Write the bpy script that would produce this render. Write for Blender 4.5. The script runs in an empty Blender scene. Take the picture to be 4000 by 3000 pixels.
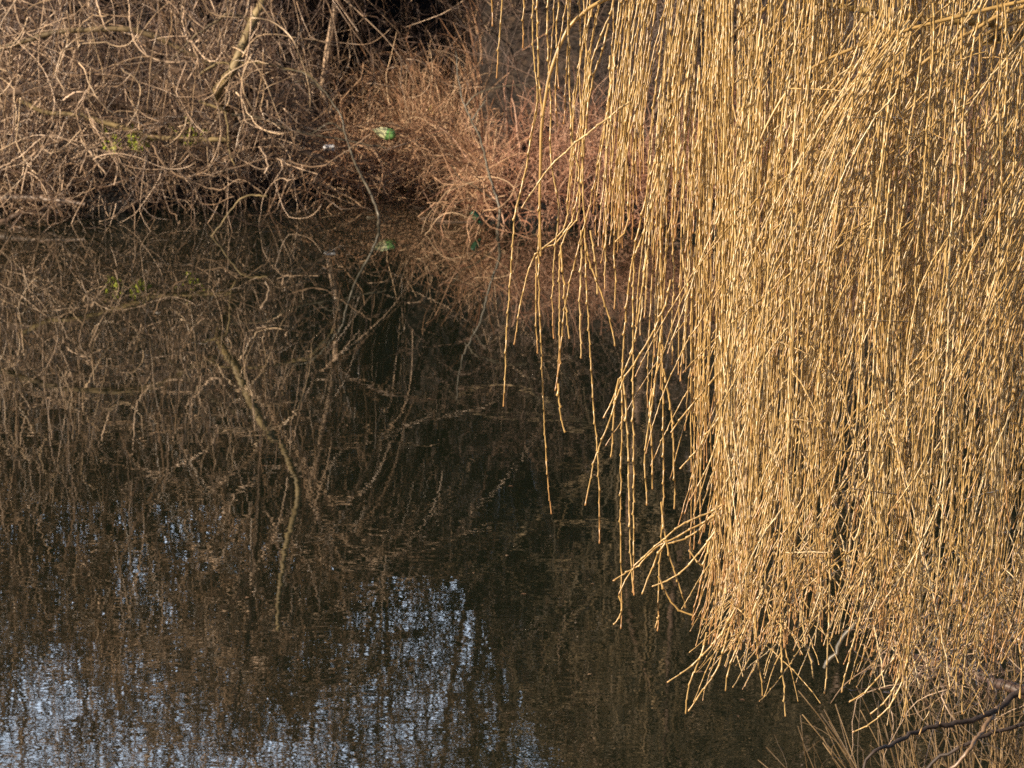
import bpy, math, random
import numpy as np
from mathutils import Vector

C = bpy.context.scene.collection
SC = bpy.context.scene
R = math.radians
RNG = np.random.default_rng(11)
random.seed(5)

# ------------------------------------------------------------------ camera
CAM_Z = 5.0
PITCH = 8.25
FPX = 2000 / math.tan(R(6.0))            # focal length in photo pixels (4000 wide)
cam_d = bpy.data.cameras.new("camera")
cam = bpy.data.objects.new("camera", cam_d)
C.objects.link(cam)
cam.location = (0, 0, CAM_Z)
cam.rotation_euler = (R(90 - PITCH), 0, 0)
cam_d.sensor_width = 36
cam_d.angle = R(12.0)
cam_d.clip_start = 0.1
cam_d.clip_end = 3000
cam_d.dof.use_dof = True
cam_d.dof.focus_distance = 10.0
cam_d.dof.aperture_fstop = 38
SC.camera = cam

# ------------------------------------------------------------------ sky, sun, exposure
SUN_AZ = 57.0     # degrees to the left of straight behind the camera
SUN_EL = 25.0
sun_pos = Vector((-math.sin(R(SUN_AZ)) * math.cos(R(SUN_EL)), -math.cos(R(SUN_AZ)) * math.cos(R(SUN_EL)), math.sin(R(SUN_EL))))
W = bpy.data.worlds.new("World")
SC.world = W
W.use_nodes = True
nt = W.node_tree
nt.nodes.clear()
sky = nt.nodes.new("ShaderNodeTexSky")
sky.sky_type = 'NISHITA'
sky.sun_disc = False
sky.sun_elevation = R(SUN_EL)
sky.sun_rotation = math.atan2(sun_pos.x, sun_pos.y)
sky.air_density = 1.0
sky.dust_density = 2.0
sky.ozone_density = 1.5
bg = nt.nodes.new("ShaderNodeBackground")
bg.inputs[1].default_value = 0.052
wo = nt.nodes.new("ShaderNodeOutputWorld")
# bright haze band added low on the far side to lift the mirrored sky
tcw = nt.nodes.new("ShaderNodeTexCoord")
spw = nt.nodes.new("ShaderNodeSeparateXYZ"); nt.links.new(tcw.outputs["Generated"], spw.inputs[0])
ew = nt.nodes.new("ShaderNodeMapRange"); ew.inputs[1].default_value = 0.36; ew.inputs[2].default_value = 0.2
nt.links.new(spw.outputs[2], ew.inputs[0])
nw = nt.nodes.new("ShaderNodeTexNoise"); nw.inputs["Scale"].default_value = 5; nw.inputs["Detail"].default_value = 5
nt.links.new(tcw.outputs["Generated"], nw.inputs["Vector"])
nr = nt.nodes.new("ShaderNodeMapRange"); nr.inputs[1].default_value = 0.3; nr.inputs[2].default_value = 0.65; nr.inputs[3].default_value = 0.45
nt.links.new(nw.outputs[0], nr.inputs[0])
mw = nt.nodes.new("ShaderNodeMath"); mw.operation = 'MULTIPLY'
nt.links.new(ew.outputs[0], mw.inputs[0]); nt.links.new(nr.outputs[0], mw.inputs[1])
ns_ = nt.nodes.new("ShaderNodeMapRange"); ns_.inputs[1].default_value = 0.1; ns_.inputs[2].default_value = 0.7
nt.links.new(spw.outputs[1], ns_.inputs[0])
mw2 = nt.nodes.new("ShaderNodeMath"); mw2.operation = 'MULTIPLY'
nt.links.new(mw.outputs[0], mw2.inputs[0]); nt.links.new(ns_.outputs[0], mw2.inputs[1]); mw = mw2
xw = nt.nodes.new("ShaderNodeMix"); xw.data_type = 'RGBA'
nt.links.new(mw.outputs[0], xw.inputs[0]); nt.links.new(sky.outputs[0], xw.inputs[6]); xw.inputs[7].default_value = (37, 44, 54, 1)
nt.links.new(xw.outputs[2], bg.inputs[0])
nt.links.new(bg.outputs[0], wo.inputs[0])
sl = bpy.data.lights.new("sun", 'SUN')
sl.energy = 5.0
sl.angle = R(0.5)
sl.color = (1.0, 0.83, 0.62)
sun = bpy.data.objects.new("sun", sl)
C.objects.link(sun)
sun.rotation_euler = sun_pos.to_track_quat('Z', 'Y').to_euler()
sun.location = (-20, -10, 20)
SC.view_settings.view_transform = 'Standard'
SC.view_settings.look = 'None'
SC.view_settings.exposure = 0.6
SC.view_settings.gamma = 1.0
SC.view_settings.use_curve_mapping = False
SC.cycles.max_bounces = 6
SC.cycles.use_denoising = False

# ------------------------------------------------------------------ photo pixel + distance -> point in the world
def at(px, py, d):
    """point at distance d along the ground (world y = d) seen at photo pixel (px, py)"""
    px = np.asarray(px, float); py = np.asarray(py, float)
    cx = (px - 2000) / FPX
    cy = -(py - 1500) / FPX
    cp, sp = math.cos(R(PITCH)), math.sin(R(PITCH))
    y = cp + cy * sp
    z = -sp + cy * cp
    s = d / y
    return np.stack([cx * s, np.broadcast_to(d, s.shape) * 1.0, CAM_Z + z * s], -1)

def water_y(py):
    return CAM_Z / math.tan(R(PITCH) + math.atan((py - 1500) / FPX))

# ------------------------------------------------------------------ helpers
def tag(o, label=None, cat=None, group=None, kind=None):
    if label: o["label"] = label
    if cat: o["category"] = cat
    if group: o["group"] = group
    if kind: o["kind"] = kind
    return o

def empty(name, loc, label, cat, group=None):
    o = bpy.data.objects.new(name, None)
    C.objects.link(o)
    o.location = loc
    o.empty_display_size = 0.2
    return tag(o, label, cat, group)

class Mesh:
    """collects tubes and patches and links them as ONE mesh object"""
    def __init__(s):
        s.v = []; s.q = []; s.t = []; s.n = 0; s.a = []; s.b = []
    def quads(s, v, q, a=None, b=None):
        v = np.asarray(v, np.float32).reshape(-1, 3)
        s.v.append(v); s.q.append(np.asarray(q, np.int32).reshape(-1, 4) + s.n)
        s.a.append(np.broadcast_to(np.float32(0.5 if a is None else a), (len(v),)) if np.ndim(a) == 0 else np.asarray(a, np.float32))
        s.b.append(np.broadcast_to(np.float32(0.0 if b is None else b), (len(v),)) if np.ndim(b) == 0 else np.asarray(b, np.float32))
        s.n += len(v)
    def tubes(s, P, rad, sides=4, rnd=None, tip=None, cap=True):
        """P [N,n,3], rad [N,n]"""
        P = np.asarray(P, float)
        if P.ndim == 2: P = P[None]
        N, n, _ = P.shape
        if N == 0: return
        rad = np.broadcast_to(np.asarray(rad, float), (N, n))
        T = np.gradient(P, axis=1)
        T /= np.linalg.norm(T, axis=2, keepdims=True) + 1e-9
        mean = np.abs(T.mean(1))
        ref = np.zeros((N, 3)); ref[np.arange(N), mean.argmin(1)] = 1
        U = np.cross(T, ref[:, None, :]); U /= np.linalg.norm(U, axis=2, keepdims=True) + 1e-9
        V = np.cross(T, U)
        ang = np.arange(sides) / sides * 2 * math.pi
        ring = (np.cos(ang)[None, None, :, None] * U[:, :, None, :] + np.sin(ang)[None, None, :, None] * V[:, :, None, :])
        X = P[:, :, None, :] + ring * rad[:, :, None, None]
        idx = np.arange(N * n * sides).reshape(N, n, sides)
        a = idx[:, :-1, :]; b = idx[:, 1:, :]
        q = np.stack([a, np.roll(a, -1, 2), np.roll(b, -1, 2), b], -1).reshape(-1, 4)
        rnd = RNG.random(N) if rnd is None else np.broadcast_to(rnd, (N,))
        tipv = np.linspace(0, 1, n)[None, :].repeat(N, 0) if tip is None else np.broadcast_to(tip, (N, n))
        if cap and sides == 4:
            q = np.concatenate([q, idx[:, 0, ::-1].reshape(-1, 4), idx[:, -1, :].reshape(-1, 4)])
        s.quads(X.reshape(-1, 3), q, np.repeat(rnd, n * sides), np.repeat(tipv.reshape(-1), sides))
        if cap and sides != 4:
            # close the ends with a centre vertex fan made of degenerate-free quads is not possible: taper to a point instead
            pass
    def build(s, name, mat, parent=None, smooth=True):
        v = np.concatenate(s.v); q = np.concatenate(s.q)
        me = bpy.data.meshes.new(name)
        off = np.zeros(3)
        if parent is not None:
            off = np.array(parent.location)
        v = v - off.astype(np.float32)
        me.vertices.add(len(v)); me.vertices.foreach_set("co", v.reshape(-1))
        me.loops.add(len(q) * 4); me.loops.foreach_set("vertex_index", q.reshape(-1))
        me.polygons.add(len(q)); me.polygons.foreach_set("loop_start", np.arange(len(q), dtype=np.int32) * 4)
        me.polygons.foreach_set("loop_total", np.full(len(q), 4, np.int32))
        me.update(calc_edges=True)
        me.polygons.foreach_set("use_smooth", np.full(len(q), smooth))
        at_ = me.attributes.new("rnd", 'FLOAT', 'POINT'); at_.data.foreach_set("value", np.concatenate(s.a).astype(np.float32))
        at_ = me.attributes.new("tip", 'FLOAT', 'POINT'); at_.data.foreach_set("value", np.concatenate(s.b).astype(np.float32))
        me.materials.append(mat)
        o = bpy.data.objects.new(name, me)
        C.objects.link(o)
        o.parent = parent
        return o

def unit(a):
    return a / (np.linalg.norm(a, axis=-1, keepdims=True) + 1e-9)

def walks(P0, D0, L, n, wob=0.25, grav=0.0, up_end=0.0):
    """N random wandering paths at once -> [N,n+1,3]"""
    P0 = np.asarray(P0, float); N = len(P0)
    D = unit(np.broadcast_to(np.asarray(D0, float), (N, 3)).copy())
    L = np.broadcast_to(np.asarray(L, float), (N,))
    g = np.broadcast_to(np.asarray(grav, float), (N,))
    out = np.zeros((N, n + 1, 3)); out[:, 0] = P0
    c = RNG.normal(0, 1, (N, 3)) * 0.5
    for i in range(n):
        c = 0.72 * c + RNG.normal(0, 1, (N, 3)) * 0.6
        kink = RNG.normal(0, 1, (N, 3)) * (RNG.random((N, 1)) < .2) * wob * 1.5
        D = D + c * wob * (6.0 / n) + kink
        D[:, 2] += (-g + up_end * (i / n) ** 2) * (8.0 / n)
        D = unit(D)
        out[:, i + 1] = out[:, i] + D * (L / n)[:, None]
    return out

def spline(pts, step=None, n=None):
    """Catmull-Rom through control points, resampled evenly"""
    p = np.asarray(pts, float)
    p = np.concatenate([2 * p[:1] - p[1:2], p, 2 * p[-1:] - p[-2:-1]])
    segs = []
    for i in range(1, len(p) - 2):
        t = np.linspace(0, 1, 12, endpoint=False)[:, None]
        a, b, c, d = p[i - 1], p[i], p[i + 1], p[i + 2]
        segs.append(0.5 * ((2 * b) + (-a + c) * t + (2 * a - 5 * b + 4 * c - d) * t ** 2 + (-a + 3 * b - 3 * c + d) * t ** 3))
    segs.append(p[-2:-1])
    f = np.concatenate(segs)
    s = np.concatenate([[0], np.cumsum(np.linalg.norm(np.diff(f, axis=0), axis=1))])
    if n is None: n = max(5, int(s[-1] / step) + 1)
    u = np.linspace(0, s[-1], n)
    return np.stack([np.interp(u, s, f[:, k]) for k in range(3)], 1)

# ------------------------------------------------------------------ materials
def new_mat(name):
    m = bpy.data.materials.new(name); m.use_nodes = True
    b = m.node_tree.nodes["Principled BSDF"]
    return m, m.node_tree, b

def ramp(nt, stops, fac):
    r = nt.nodes.new("ShaderNodeValToRGB")
    e = r.color_ramp.elements
    while len(e) < len(stops): e.new(0.5)
    for k, (p, c) in enumerate(stops):
        e[k].position = p; e[k].color = (*c, 1)
    nt.links.new(fac, r.inputs[0])
    return r.outputs[0]

def twig_mat(name, stops, tipcol=None, rough=0.5, spec=0.5, tipfrom=0.8, noise=18.0, amount=0.35):
    m, nt, b = new_mat(name)
    a = nt.nodes.new("ShaderNodeAttribute"); a.attribute_name = "rnd"
    col = ramp(nt, stops, a.outputs["Fac"])
    if tipcol:
        t = nt.nodes.new("ShaderNodeAttribute"); t.attribute_name = "tip"
        mr = nt.nodes.new("ShaderNodeMapRange"); mr.inputs[1].default_value = tipfrom
        nt.links.new(t.outputs["Fac"], mr.inputs[0])
        mx = nt.nodes.new("ShaderNodeMix"); mx.data_type = 'RGBA'
        nt.links.new(mr.outputs[0], mx.inputs[0]); nt.links.new(col, mx.inputs[6]); mx.inputs[7].default_value = (*tipcol, 1)
        col = mx.outputs[2]
    tc = nt.nodes.new("ShaderNodeTexCoord")
    nz = nt.nodes.new("ShaderNodeTexNoise"); nz.inputs["Scale"].default_value = noise; nz.inputs["Detail"].default_value = 4
    nt.links.new(tc.outputs["Object"], nz.inputs["Vector"])
    mr2 = nt.nodes.new("ShaderNodeMapRange"); mr2.inputs[1].default_value = 0.3; mr2.inputs[2].default_value = 0.7
    mr2.inputs[3].default_value = 1 - amount; mr2.inputs[4].default_value = 1 + amount
    nt.links.new(nz.outputs[0], mr2.inputs[0])
    hs = nt.nodes.new("ShaderNodeHueSaturation")
    nt.links.new(col, hs.inputs["Color"]); nt.links.new(mr2.outputs[0], hs.inputs["Value"])
    nt.links.new(hs.outputs[0], b.inputs["Base Color"])
    b.inputs["Roughness"].default_value = rough
    b.inputs["Specular IOR Level"].default_value = spec
    return m

M_WILLOW = twig_mat("willow_bark", [(0, (0.30, 0.18, 0.06)), (0.25, (0.42, 0.262, 0.088)), (0.8, (0.50, 0.335, 0.130)), (1, (0.64, 0.49, 0.27))],
                    tipcol=(0.40, 0.20, 0.075), rough=0.33, spec=0.8, tipfrom=0.92, noise=40, amount=0.25)
M_LIMB = twig_mat("willow_limb_bark", [(0, (0.26, 0.17, 0.05)), (1, (0.34, 0.23, 0.08))], rough=0.6, noise=30)
M_TRUNK = twig_mat("willow_trunk_bark", [(0, (0.16, 0.12, 0.08)), (1, (0.2, 0.15, 0.1))], rough=0.85, noise=12)
M_TWIG = twig_mat("bare_twig", [(0, (0.06, 0.037, 0.028)), (0.45, (0.13, 0.08, 0.05)), (0.78, (0.33, 0.22, 0.14)), (1, (0.70, 0.51, 0.36))], rough=0.33, noise=7)
M_TWIG_BRIGHT = twig_mat("pale_twig", [(0, (0.30, 0.20, 0.12)), (1, (0.66, 0.48, 0.31))], rough=0.3, spec=.8, noise=6, amount=.5)  # paler colour for the foremost twigs of the tangle
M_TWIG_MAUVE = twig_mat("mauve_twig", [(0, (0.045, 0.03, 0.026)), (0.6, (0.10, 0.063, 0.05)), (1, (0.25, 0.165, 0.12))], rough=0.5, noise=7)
M_TWIG_OLIVE = twig_mat("olive_twig", [(0, (0.05, 0.04, 0.024)), (0.6, (0.15, 0.11, 0.065)), (1, (0.36, 0.26, 0.15))], rough=0.6, noise=5)
M_REED = twig_mat("dead_stalk", [(0, (0.18, 0.085, 0.04)), (0.4, (0.36, 0.195, 0.11)), (0.8, (0.54, 0.34, 0.20)), (1, (0.68, 0.48, 0.30))], rough=0.6, noise=9)
M_RED = twig_mat("red_brown_stalk", [(0, (0.18, 0.075, 0.04)), (0.5, (0.34, 0.165, 0.10)), (1, (0.55, 0.34, 0.23))], rough=0.6, noise=9)
M_GOLDSTALK = twig_mat("golden_stalk", [(0, (0.08, 0.05, 0.022)), (0.5, (0.16, 0.10, 0.042)), (1, (0.32, 0.21, 0.10))], rough=0.5, noise=9)
M_MOSSY = twig_mat("mossy_bark", [(0, (0.12, 0.085, 0.045)), (0.5, (0.18, 0.13, 0.062)), (1, (0.27, 0.20, 0.095))], rough=0.6, noise=9, amount=0.5)
M_DARKBARK = twig_mat("dark_bark", [(0, (0.085, 0.055, 0.038)), (1, (0.14, 0.09, 0.06))], rough=0.75, noise=8, amount=0.5)
M_SAP = twig_mat("sapling_bark", [(0, (0.07, 0.058, 0.04)), (1, (0.12, 0.10, 0.068))], rough=0.4, noise=25, amount=0.4)
M_LOG = twig_mat("log_bark", [(0, (0.09, 0.06, 0.042)), (1, (0.15, 0.10, 0.07))], rough=0.5, noise=6, amount=0.5)
M_DARKTWIG = twig_mat("dark_branch", [(0, (0.035, 0.024, 0.02)), (1, (0.07, 0.05, 0.04))], rough=0.6)

# leaf litter ground
M_GROUND, nt, b = new_mat("leaf_litter_soil")
tc = nt.nodes.new("ShaderNodeTexCoord")
vo = nt.nodes.new("ShaderNodeTexVoronoi"); vo.inputs["Scale"].default_value = 14
nt.links.new(tc.outputs["Object"], vo.inputs["Vector"])
nz = nt.nodes.new("ShaderNodeTexNoise"); nz.inputs["Scale"].default_value = 3; nz.inputs["Detail"].default_value = 8
nt.links.new(tc.outputs["Object"], nz.inputs["Vector"])
c1 = ramp(nt, [(0, (0.02, 0.013, 0.010)), (0.6, (0.042, 0.027, 0.018)), (1, (0.085, 0.052, 0.03))], vo.outputs["Color"])
c2 = ramp(nt, [(0.3, (0.35, 0.33, 0.3)), (0.7, (1, 1, 1))], nz.outputs[0])
mx = nt.nodes.new("ShaderNodeMix"); mx.data_type = 'RGBA'; mx.blend_type = 'MULTIPLY'; mx.inputs[0].default_value = 1
nt.links.new(c1, mx.inputs[6]); nt.links.new(c2, mx.inputs[7])
# thicket shade painted as near-black soil along the water, up to a ragged line
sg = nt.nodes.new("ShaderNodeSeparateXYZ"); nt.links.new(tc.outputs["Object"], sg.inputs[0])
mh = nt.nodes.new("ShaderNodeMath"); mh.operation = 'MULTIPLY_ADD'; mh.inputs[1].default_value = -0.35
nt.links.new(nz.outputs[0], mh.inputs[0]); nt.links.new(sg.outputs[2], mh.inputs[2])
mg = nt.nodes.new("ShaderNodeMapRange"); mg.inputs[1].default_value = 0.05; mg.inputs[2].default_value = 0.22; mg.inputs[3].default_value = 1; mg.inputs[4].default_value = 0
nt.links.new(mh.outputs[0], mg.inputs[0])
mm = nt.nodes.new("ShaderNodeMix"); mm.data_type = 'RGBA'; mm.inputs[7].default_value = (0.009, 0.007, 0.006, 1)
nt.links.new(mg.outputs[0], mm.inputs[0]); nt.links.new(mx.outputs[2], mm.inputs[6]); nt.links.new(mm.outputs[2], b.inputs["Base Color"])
b.inputs["Roughness"].default_value = 0.9
bp = nt.nodes.new("ShaderNodeBump"); bp.inputs["Strength"].default_value = 0.8; bp.inputs["Distance"].default_value = 0.05
nt.links.new(vo.outputs["Distance"], bp.inputs["Height"]); nt.links.new(bp.outputs[0], b.inputs["Normal"])

# pond water: dark and murky, mirror smooth with tiny ripples
M_WATER, nt, b = new_mat("pond_water")
b.inputs["Base Color"].default_value = (0.010, 0.013, 0.007, 1)
b.inputs["Roughness"].default_value = 0.0
b.inputs["IOR"].default_value = 1.333
tc = nt.nodes.new("ShaderNodeTexCoord")
def wnoise(scale, sx, sy, detail=2):
    mp = nt.nodes.new("ShaderNodeMapping"); mp.inputs["Scale"].default_value = (sx, sy, 1)
    nt.links.new(tc.outputs["Object"], mp.inputs["Vector"])
    n = nt.nodes.new("ShaderNodeTexNoise"); n.inputs["Scale"].default_value = scale; n.inputs["Detail"].default_value = detail
    nt.links.new(mp.outputs[0], n.inputs["Vector"])
    return n.outputs[0]
def math_n(op, a, b2):
    m = nt.nodes.new("ShaderNodeMath"); m.operation = op
    for k, x in enumerate((a, b2)):
        if isinstance(x, (int, float)): m.inputs[k].default_value = x
        else: nt.links.new(x, m.inputs[k])
    return m.outputs[0]
fine = math_n('MULTIPLY', wnoise(11.0, 1.0, 1.0, 1), 0.00011)
mid = math_n('MULTIPLY', wnoise(2.2, 1.0, 1.6, 1), 0.00042)
# ripples die away towards the sheltered far bank
sp = nt.nodes.new("ShaderNodeSeparateXYZ"); nt.links.new(tc.outputs["Object"], sp.inputs[0])
fr = nt.nodes.new("ShaderNodeMapRange"); fr.inputs[1].default_value = 42; fr.inputs[2].default_value = 22
fr.inputs[3].default_value = 0.2; fr.inputs[4].default_value = 1.5
nt.links.new(sp.outputs[1], fr.inputs[0])
hh = math_n('MULTIPLY', math_n('ADD', fine, mid), fr.outputs[0])
bp = nt.nodes.new("ShaderNodeBump"); bp.inputs["Strength"].default_value = 1.0; bp.inputs["Distance"].default_value = 1.0
nt.links.new(hh, bp.inputs["Height"]); nt.links.new(bp.outputs[0], b.inputs["Normal"])

def plain(name, col, rough=0.4, **kw):
    m, nt, b = new_mat(name)
    tc = nt.nodes.new("ShaderNodeTexCoord")
    nz = nt.nodes.new("ShaderNodeTexNoise"); nz.inputs["Scale"].default_value = kw.get("noise", 20)
    nt.links.new(tc.outputs["Object"], nz.inputs["Vector"])
    c = ramp(nt, [(0.3, tuple(x * 0.7 for x in col)), (0.7, tuple(min(1, x * 1.2) for x in col))], nz.outputs[0])
    nt.links.new(c, b.inputs["Base Color"]); b.inputs["Roughness"].default_value = rough
    if kw.get("trans"): b.inputs["Transmission Weight"].default_value = kw["trans"]
    return m
M_GREEN_PLASTIC = plain("green_plastic", (0.24, 0.50, 0.16), 0.3)
M_YELLOW_PLASTIC = plain("pale_yellow_plastic", (0.92, 0.93, 0.5), 0.25)
M_WHITE_PLASTIC = plain("white_plastic", (0.85, 0.86, 0.95), 0.35)
M_BOTTLE = plain("green_bottle_glass", (0.03, 0.085, 0.045), 0.2)
M_LEAF = plain("fresh_green_leaf", (0.42, 0.48, 0.05), 0.5)
M_DRYLEAF = plain("dry_leaf", (0.38, 0.22, 0.12), 0.7)

# ------------------------------------------------------------------ ground and water
SHORE = [(-400, 46), (-12, 46.2), (-4.8, 46.2), (-3.6, 46.0), (-3.0, 46.6), (-2.4, 47.6), (-1.9, 47.6), (-1.6, 48.6), (-0.9, 48.9),
         (-0.5, 48.2), (-0.3, 45.2), (0.2, 44.6), (1.2, 44.4), (3, 44.3), (5, 44.2), (12, 44.5), (400, 44)]
SX, SY = np.array(SHORE).T
NEAR = [(-400, 12), (-6, 12), (-2, 12.5), (0.5, 13.5), (1.5, 17.5), (2.6, 20.0), (6, 21), (400, 21)]
NX, NY = np.array(NEAR).T
def sm(t): t = np.clip(t, 0, 1); return t * t * (3 - 2 * t)
def ground_h(x, y):
    x = np.asarray(x, float); y = np.asarray(y, float)
    s = np.interp(x, SX, SY) + 0.18 * np.sin(x * 2.3) + 0.1 * np.sin(x * 5.7 + 1)
    d = y - s
    bay = np.interp(x, [-2.1, -1.6, -.5, -.1], [1, .3, .3, 1])
    far = -0.75 + (0.78 + .12 * bay) * sm((d + 0.7) / 1.0) + 0.17 * bay * np.clip(d - 0.2, 0, 3) + 0.17 * np.clip(d - 3.2, 0, None) + np.interp(x, [-4, -2.8, 0.3], [.15, .2, .34]) * np.clip(d - 4, 0, None)
    far = np.minimum(far, np.interp(x, [-6, -3.2, -2.4, -0.1, 0.8, 3], [6.4, 6.7, 7.8, 8.1, 10.5, 11]) + 0.4 * np.sin(x * .5) * np.sin(y * .17))
    far += np.where(d > 0, 0.10 * np.sin(x * 1.7 + y) * np.sin(y * 2.1 - x * .6) * np.clip(d, 0, 1), 0)
    ns = np.interp(x, NX, NY)
    e = ns - y
    near = -0.75 + 0.85 * sm((e + 0.5) / 0.9) + 0.16 * np.clip(e - 0.3, 0, None)
    near = np.minimum(near, 3.35)
    return np.maximum(far, near)
def lin(*seg):
    out = []
    for a, b2, n in seg: out.append(np.linspace(a, b2, n, endpoint=False))
    return np.concatenate(out + [[seg[-1][1]]])
gx = lin((-420, -60, 12), (-60, -8, 30), (-8, 8, 160), (8, 60, 30), (60, 420, 12))
gy = lin((-300, -10, 14), (-10, 24, 100), (24, 42, 18), (42, 54, 140), (54, 90, 60), (90, 900, 24))
GX, GY = np.meshgrid(gx, gy)
V = np.stack([GX, GY, ground_h(GX, GY)], -1).reshape(-1, 3)
i = np.arange(len(gy) * len(gx)).reshape(len(gy), len(gx))
Q = np.stack([i[:-1, :-1], i[:-1, 1:], i[1:, 1:], i[1:, :-1]], -1)
g = Mesh(); g.quads(V, Q)
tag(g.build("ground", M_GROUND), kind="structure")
w = Mesh()
w.quads([(-420, 5, 0), (420, 5, 0), (420, 60, 0), (-420, 60, 0)], [(0, 1, 2, 3)])
tag(w.build("water", M_WATER), kind="structure")

# ------------------------------------------------------------------ weeping willow
BUD = 0.0265
def shoot(mesh, ctrl, r0=0.0021, r1=0.0012, rnd=None, bud=BUD, side=5):
    """one pendulous shoot: thin zigzag stem with a bud at each node"""
    ctrl = np.asarray(ctrl, float)
    base = spline(ctrl, step=bud)
    n = len(base)
    if n < 4: return
    base[1:-1] += RNG.normal(0, 0.0005, (n - 2, 3))
    T = unit(np.gradient(base, axis=0))
    a = RNG.uniform(0, 6.28) + np.arange(n) * (math.pi * RNG.uniform(0.75, 1.0)) + RNG.normal(0, 0.3, n)
    S = np.stack([np.cos(a), np.sin(a), np.zeros(n)], 1)
    S = unit(S - (S * T).sum(1, keepdims=True) * T)
    r = np.linspace(r0, r1, n)
    bs = RNG.uniform(0.45, 1.25, n)
    nxt = np.roll(base, -1, 0); nxt[-1] = base[-1] + T[-1] * bud
    seg = nxt - base
    offs = [(0.0, 0.0, 1.0), (0.5, 0.0, 0.93), (0.78, 0.55, 1.15), (0.9, 1.15, 1.5), (0.985, 0.6, 1.1)]
    P = np.stack([base + seg * f + S * (r * so * bs)[:, None] for f, so, rr in offs], 1).reshape(-1, 3)
    RR = np.stack([r * (rr if rr < 1.12 else 1 + (rr - 1) * bs) for f, so, rr in offs], 1).reshape(-1)
    P = P[:-4]; RR = RR[:-4]
    RR[-1] *= 0.2
    mesh.tubes(P[None], RR[None], side, rnd=RNG.random() if rnd is None else rnd)

def z3(pts): return [(1900 + .5426 * x, .5426 * y) for x, y in pts]
def z7(pts): return [(1800 + .964 * x, 900 + .964 * y) for x, y in pts]
def world_path(px, d, dd=0.0):
    px = np.asarray(px, float)
    dist = np.linspace(d, d + dd, len(px))
    return np.stack([at(p[0], p[1], q) for p, q in zip(px, dist)])

WBASE = (4.6, 9.5, float(ground_h(4.6, 9.5)))
willow = empty("weeping_willow", WBASE, "leafless weeping willow with a dense golden curtain of hanging budded shoots", "tree")

# trunk and limbs, out of frame above and to the right, carry the curtain
m = Mesh()
tr = spline([(4.6, 9.5, WBASE[2] - .3), (4.55, 9.5, 2.6), (4.4, 9.6, 4.2), (4.2, 9.8, 5.4), (3.8, 9.9, 6.4)], n=22)
m.tubes(tr[None], np.linspace(.30, .17, 22)[None] * (1 + .04 * np.sin(np.arange(22) * 2.1))[None], 14, tip=0)
m.build("trunk", M_TRUNK, willow)
LIMBS = []
def limb(pts, r0, r1, mat=M_LIMB):
    p = spline(pts, n=30)
    m = Mesh(); m.tubes(p[None], np.linspace(r0, r1, 30)[None], 8, tip=0); m.build("limb", mat, willow)
    LIMBS.append(p)
TZ = lambda x, y: (x - 2000) / FPX
limb([(3.8, 9.9, 6.4), (3.0, 9.9, 6.9), (2.0, 9.9, 6.75), (1.0, 9.9, 6.45), (0.2, 9.8, 5.95), (-0.05, 9.8, 5.5)], .13, .018)
limb([(4.2, 9.8, 5.4), (3.2, 10.2, 6.2), (2.2, 10.5, 6.2), (1.2, 10.6, 5.9), (0.5, 10.6, 5.5)], .10, .015)
limb([(4.2, 9.7, 5.2), (3.2, 9.4, 5.9), (2.2, 9.2, 5.95), (1.3, 9.2, 5.7), (0.6, 9.2, 5.35)], .09, .014)
limb([(4.0, 9.8, 5.8), (2.6, 10.9, 6.1), (1.6, 11.3, 5.8), (0.9, 11.4, 5.4)], .08, .014)
# the thick ochre branch that dips into the top of the frame
limb([(4.3, 9.7, 4.9)] + [tuple(at(x, y, 10.4)) for x, y in [(4300, 90), (3900, 75), (3720, 78), (3560, 70), (3430, 50), (3330, 30), (3200, 10), (3080, -5), (2900, -30)]], .045, .004)
for pts, d in (
    ([(4300, -60), (3950, 15), (3700, 75), (3500, 130), (3330, 190), (3180, 260), (3080, 350), (3000, 480), (2940, 620)], 9.3),
    ([(4300, -20), (3980, 30), (3800, 120), (3600, 250), (3420, 420), (3320, 560), (3250, 720)], 9.5),
    ([(4200, 20), (3900, 110), (3750, 200), (3600, 330), (3480, 520)], 9.8),
    ([(3400, -180), (3150, -60), (2950, 60), (2830, 170), (2740, 330), (2690, 480), (2660, 640)], 9.9),
    ([(2720, -160), (2560, -80), (2350, 5), (2280, 49), (2225, 103), (2193, 163), (2166, 233), (2144, 304), (2133, 369), (2122, 434), (2114, 515), (2111, 640), (2108, 800), (2112, 1000)], 9.7),
):
    m = Mesh()
    p = spline([tuple(at(x, y, d)) for x, y in pts], n=40)
    m.tubes(p[None], np.linspace(.0045, .0022, 40)[None], 6, tip=0, rnd=.45)
    m.build("side_branch", M_WILLOW, willow)

def anchor(path, dz=0.55):
    """continue a shoot upwards out of the frame towards the limb it hangs from"""
    p0 = path[0]; d = unit(path[0] - path[1])
    if d[2] < .3: d = unit(np.array([.5, 0, .8]))
    a = p0 + d * .2
    b2 = a + np.array([.06, 0, .25]) + d * .05
    return np.concatenate([[b2 + np.array([.12, 0, .22]), b2, a], path])

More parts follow.
